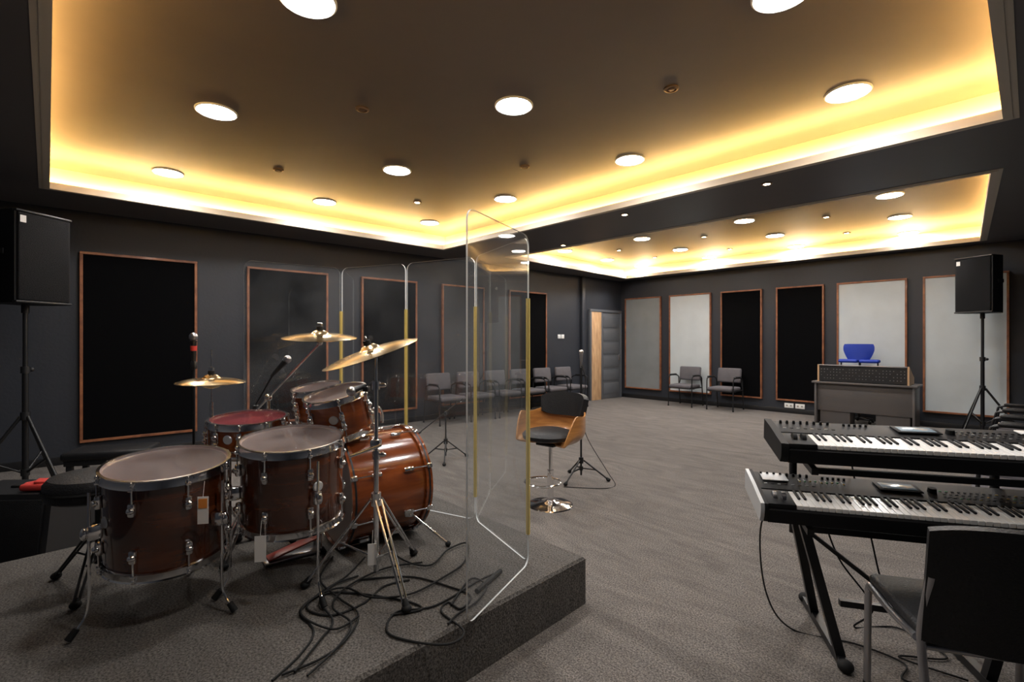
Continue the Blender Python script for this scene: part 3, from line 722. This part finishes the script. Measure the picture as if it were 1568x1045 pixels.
# ------------------------------------------------------------------ keyboards
rzK = math.atan2(-0.28, 0.96)
def keyboard(name, loc, L, D, tiltx, style):
    b = B(); b.M = Euler((tiltx, 0, 0)).to_matrix().to_4x4()
    th = 0.085
    body = M_kbody
    sec = [(0.004, -th), (D-0.02, -th), (D, -0.04), (D, 0.0), (D-0.02, 0.008), (0.165, 0.0), (0.163, -0.022), (0.012, -0.022), (0.0, -0.028), (0.0, -0.055)]
    n = len(sec); x0, x1 = 0.03, L-0.03
    vs = [(x0, y, z) for y, z in sec]+[(x1, y, z) for y, z in sec]
    b.add(vs, [tuple(range(n)), tuple(range(2*n-1, n-1, -1))]+[(i, n+i, n+(i+1) % n, (i+1) % n) for i in range(n)], body)
    ck = M_silver if style else M_kbody
    sec2 = [(0.012, -th), (D+0.004, -th), (D+0.006, -0.03), (D+0.004, 0.012), (0.19, 0.010), (0.10, 0.004), (0.0, 0.0), (-0.008, -0.02), (-0.004, -0.055)]
    n = len(sec2)
    for xa, xb in ((0, x0*0.5), (L-x0*0.5, L)):
        vs = [(xa, y, z) for y, z in sec2]+[(xb, y, z) for y, z in sec2]
        b.add(vs, [tuple(range(n)), tuple(range(2*n-1, n-1, -1))]+[(i, n+i, n+(i+1) % n, (i+1) % n) for i in range(n)], ck)
    for xa, xb in ((x0*0.5, x0), (L-x0, L-x0*0.5)):
        vs = [(xa, y, z-0.001) for y, z in sec2]+[(xb, y, z-0.001) for y, z in sec2]
        b.add(vs, [tuple(range(n)), tuple(range(2*n-1, n-1, -1))]+[(i, n+i, n+(i+1) % n, (i+1) % n) for i in range(n)], body)
    kx0 = 0.14; kx1 = L-0.04
    b.box(((x0+kx0)/2, 0.082, -0.012), (kx0-x0-0.002, 0.15, 0.022), body, 0.003)
    for wx in (0.07, 0.105): b.sweep([(wx-0.008, 0.085, -0.004), (wx+0.008, 0.085, -0.004)], 0.024, M_steel if style else M_rubber, 18)
    nw = int((kx1-kx0)/0.0235); w = (kx1-kx0)/nw
    for i in range(nw):
        b.box((kx0+(i+0.5)*w, 0.083, -0.012), (w-0.0013, 0.146, 0.018), M_keyw, 0.0012, seg=1)
        if i % 7 in (0, 1, 3, 4, 5) and i < nw-1:
            b.box((kx0+(i+1)*w, 0.114, 0.0), (0.011, 0.088, 0.010), M_kbody, 0.0025, seg=1)
    py0, py1 = 0.175, D-0.03
    b.box((L*0.46, (py0+py1)/2+0.01, 0.012), (0.13, 0.065, 0.006), M_screen, 0.002)
    b.box((L*0.46, (py0+py1)/2+0.01, 0.010), (0.16, 0.09, 0.006), M_kbody, 0.002)
    for i in range(8): b.tube((0.06+i*0.028, py1-0.015, 0.004), (0.06+i*0.028, py1-0.015, 0.020), 0.0065, M_rubber, 0.005, 10)
    for i in range(8): b.box((0.06+i*0.028, py0+0.03, 0.008), (0.014, 0.006, 0.003), (M_btn, M_rubber)[i % 2], 0.001, seg=1)
    for i in range(5): b.tube((0.32+i*0.022, py1-0.02, 0.004), (0.32+i*0.022, py1-0.02, 0.016), 0.006, M_rubber, 0.005, 8)
    for rr in range(3):
        for i in range(18):
            x = L*0.58+i*0.022
            if x > L-0.08: continue
            mm = random.choice((M_btn, M_rubber, M_rubber, M_rubber)) if not style else random.choice((M_green, M_btn, M_rubber, M_amber, M_rubber, M_rubber, M_rubber))
            b.box((x, py0+0.018+rr*0.034, 0.007), (0.011, 0.005, 0.003), mm, 0.001, seg=1)
    b.tube((L*0.555, (py0+py1)/2, 0.004), (L*0.555, (py0+py1)/2, 0.022), 0.017, M_rubber, 0.015, 18)
    if style:
        b.box((0.11, py1-0.045, 0.010), (0.11, 0.09, 0.006), M_silver, 0.003)
        for i in range(9): b.box((0.21+i*0.022, (py0+py1)/2+0.0, 0.010), (0.003, 0.045, 0.003), M_btn); b.box((0.21+i*0.022, (py0+py1)/2-0.012+0.004*(i % 4), 0.013), (0.008, 0.006, 0.006), M_green if i % 2 else M_amber, 0.001, seg=1)
    else:
        b.box((L*0.80, py1-0.02, 0.011), (0.11, 0.05, 0.006), M_keyw, 0.002)
    return b.fin(name, loc, rzK)
KT = V((1.145, 2.06, 0.965)); KB = V((1.06, 2.065, 0.71))
keyboard("synthesizer_keyboard", KT, 1.27, 0.33, 0.13, 0)
keyboard("synthesizer_keyboard", KB, 1.30, 0.36, 0.12, 1)
b = B()
def bar(p, q, w=0.035):
    p, q = V(p), V(q); b.sweep([p, q], w*0.62, M_blackm, 4)
zb = 0.71-0.115+0.015; zt_ = 0.965-0.113+0.013
for lx, sg in ((0.20, 1), (1.00, -1)):
    fx = lx+0.14*sg
    bar((fx, 0.07, 0.024), (fx, 0.66, 0.024), 0.04)
    for y in (0.08, 0.65): b.ball((fx, y, 0.026), 0.026, M_rubber, (1.2, 1.2, 1))
    bar((fx, 0.14, 0.03), (lx, 0.15, zb-0.02), 0.042); bar((fx, 0.50, 0.03), (lx, 0.30, zb-0.02), 0.042)
    bar((lx, 0.04, zb-0.020), (lx, 0.36, zb+0.020), 0.03)
    ux = lx+0.02
    b.tube((ux, 0.395, 0.46), (ux, 0.395, zt_+0.05), 0.017, M_blackm); bar((lx, 0.30, zb-0.03), (ux, 0.395, 0.55), 0.03)
    b.box((ux, 0.395, 0.56), (0.045, 0.045, 0.06), M_black, 0.008); b.box((ux, 0.395, zt_+0.0), (0.05, 0.05, 0.05), M_black, 0.008)
    bar((ux, 0.055, zt_-0.022), (ux, 0.395, zt_+0.022), 0.03)
bar((0.34, 0.15, 0.26), (0.86, 0.15, 0.26), 0.03); bar((0.20, 0.12, zb-0.03), (1.0, 0.12, zb-0.03), 0.03)
bar((0.22, 0.10, zt_-0.025), (1.02, 0.10, zt_-0.025), 0.028)
bar((0.22, 0.20, zb-0.06), (0.60, 0.15, 0.26), 0.018); bar((1.0, 0.20, zb-0.06), (0.60, 0.15, 0.26), 0.018)
# cables hanging from the instruments, tied to the stand
b.sweep(cat([(0.14, 0.37, 0.66), (0.08, 0.42, 0.45), (0.10, 0.40, 0.15), (0.2, 0.35, 0.008), (0.45, 0.30, 0.008), (0.6, 0.2, 0.008), (0.55, 0.08, 0.008), (0.75, 0.06, 0.008), (0.95, 0.1, 0.008)], 8), 0.004, M_rubber)
b.sweep(cat([(0.40, 0.38, 0.66), (0.36, 0.40, 0.55), (0.42, 0.40, 0.35), (0.55, 0.38, 0.15), (0.5, 0.45, 0.008), (0.7, 0.5, 0.008), (0.8, 0.3, 0.008), (0.6, 0.25, 0.008), (0.8, 0.15, 0.008)], 8), 0.004, M_rubber)
b.sweep(cat([(0.5, 0.36, 0.92), (0.48, 0.42, 0.8), (0.55, 0.42, 0.5), (0.62, 0.42, 0.2), (0.75, 0.4, 0.008), (0.9, 0.25, 0.008)], 8), 0.004, M_rubber)
b.fin("keyboard_stand", (KB.x, KB.y, 0), rzK)

# ------------------------------------------------------------------ foreground black chair
b = B(); w = 0.50
b.grid(lambda u, v: (u*w, -0.02-0.05*math.sin(u*PI)-0.05*v, 0.44+0.40*v - 0.03*(abs(2*u-1)**3)*v), 21, 12, M_leather, 0.03)
b.box((w/2, 0.205, 0.445), (w-0.02, 0.41, 0.045), M_leather, 0.02, seg=4)
for x in (0.005, w-0.005):
    b.sweep(cat([(x, 0.40, 0.012), (x, 0.395, 0.25), (x, 0.385, 0.41), (x, 0.34, 0.425), (x, 0.2, 0.42), (x, 0.02, 0.43)], 5), 0.0125, M_steel, 10)
    b.sweep(cat([(x, -0.07, 0.012), (x, -0.04, 0.25), (x, -0.01, 0.43), (x, -0.015, 0.50), (x+(0.01 if x < 0.1 else -0.01), -0.045, 0.66)], 5), 0.0125, M_steel, 10)
    b.tube((x, -0.07, 0), (x, -0.07, 0.03), 0.015, M_rubber); b.tube((x, 0.40, 0), (x, 0.40, 0.03), 0.015, M_rubber)
b.tube((0, 0.38, 0.41), (w, 0.38, 0.41), 0.011, M_steel); b.tube((0, 0.0, 0.415), (w, 0.0, 0.415), 0.011, M_steel)
b.fin("black_side_chair", (1.315, 1.57, 0), rzK)

# ------------------------------------------------------------------ bench, monitor box
b = B()
b.box((0, 0, 0.47), (0.58, 0.34, 0.07), M_leather, 0.025, seg=3); b.box((0, 0, 0.42), (0.54, 0.30, 0.05), M_black, 0.004)
for x in (-0.24, 0.24):
    for y in (-0.12, 0.12): b.box((x, y, 0.2), (0.04, 0.04, 0.40), M_black, 0.004)
b.fin("piano_bench", (-3.36, 4.08, 0), rz=0.3)
b = B()
b.add([(0, 0, 0), (0.62, 0, 0), (0.62, 0.42, 0), (0, 0.42, 0), (0, 0.06, 0.44), (0.62, 0.06, 0.44), (0.62, 0.40, 0.44), (0, 0.40, 0.44)],
      [(3, 2, 1, 0), (4, 5, 6, 7), (0, 1, 5, 4), (1, 2, 6, 5), (2, 3, 7, 6), (3, 0, 4, 7)], M_black)
b.box((0.31, 0.025, 0.22), (0.54, 0.02, 0.38), M_grille, 0.008, (-0.135, 0, 0))
b.box((0.31, 0.23, 0.445), (0.16, 0.05, 0.02), M_rubber, 0.008)
b.fin("stage_monitor_speaker", (-3.5, 2.95, 0), rz=0.05)
b = B(); b.box((0, 0, 0.022), (0.22, 0.12, 0.044), M_red, 0.018, seg=3); b.box((0.02, 0, 0.05), (0.12, 0.07, 0.02), M_red, 0.009, (0.1, 0.1, 0.3))
b.sweep(cat([(-0.08, 0, 0.03), (-0.13, 0.02, 0.03), (-0.12, 0.06, 0.03)], 4), 0.006, M_red)
b.fin("red_pouch", (-3.02, 3.13, 0.445), rz=0.1)

# ------------------------------------------------------------------ world, camera
scene.view_settings.view_transform = 'Standard'
w = bpy.data.worlds.new("World"); scene.world = w; w.use_nodes = True
w.node_tree.nodes["Background"].inputs[0].default_value = (0.02, 0.02, 0.022, 1)
cam = bpy.data.cameras.new("camera"); co = bpy.data.objects.new("camera", cam); scene.collection.objects.link(co)
co.location = (0, 0, H); co.rotation_euler = (PI/2, 0, 0)
cam.sensor_width = 36; cam.lens = F/1600*36; cam.clip_start = 0.05
scene.camera = co
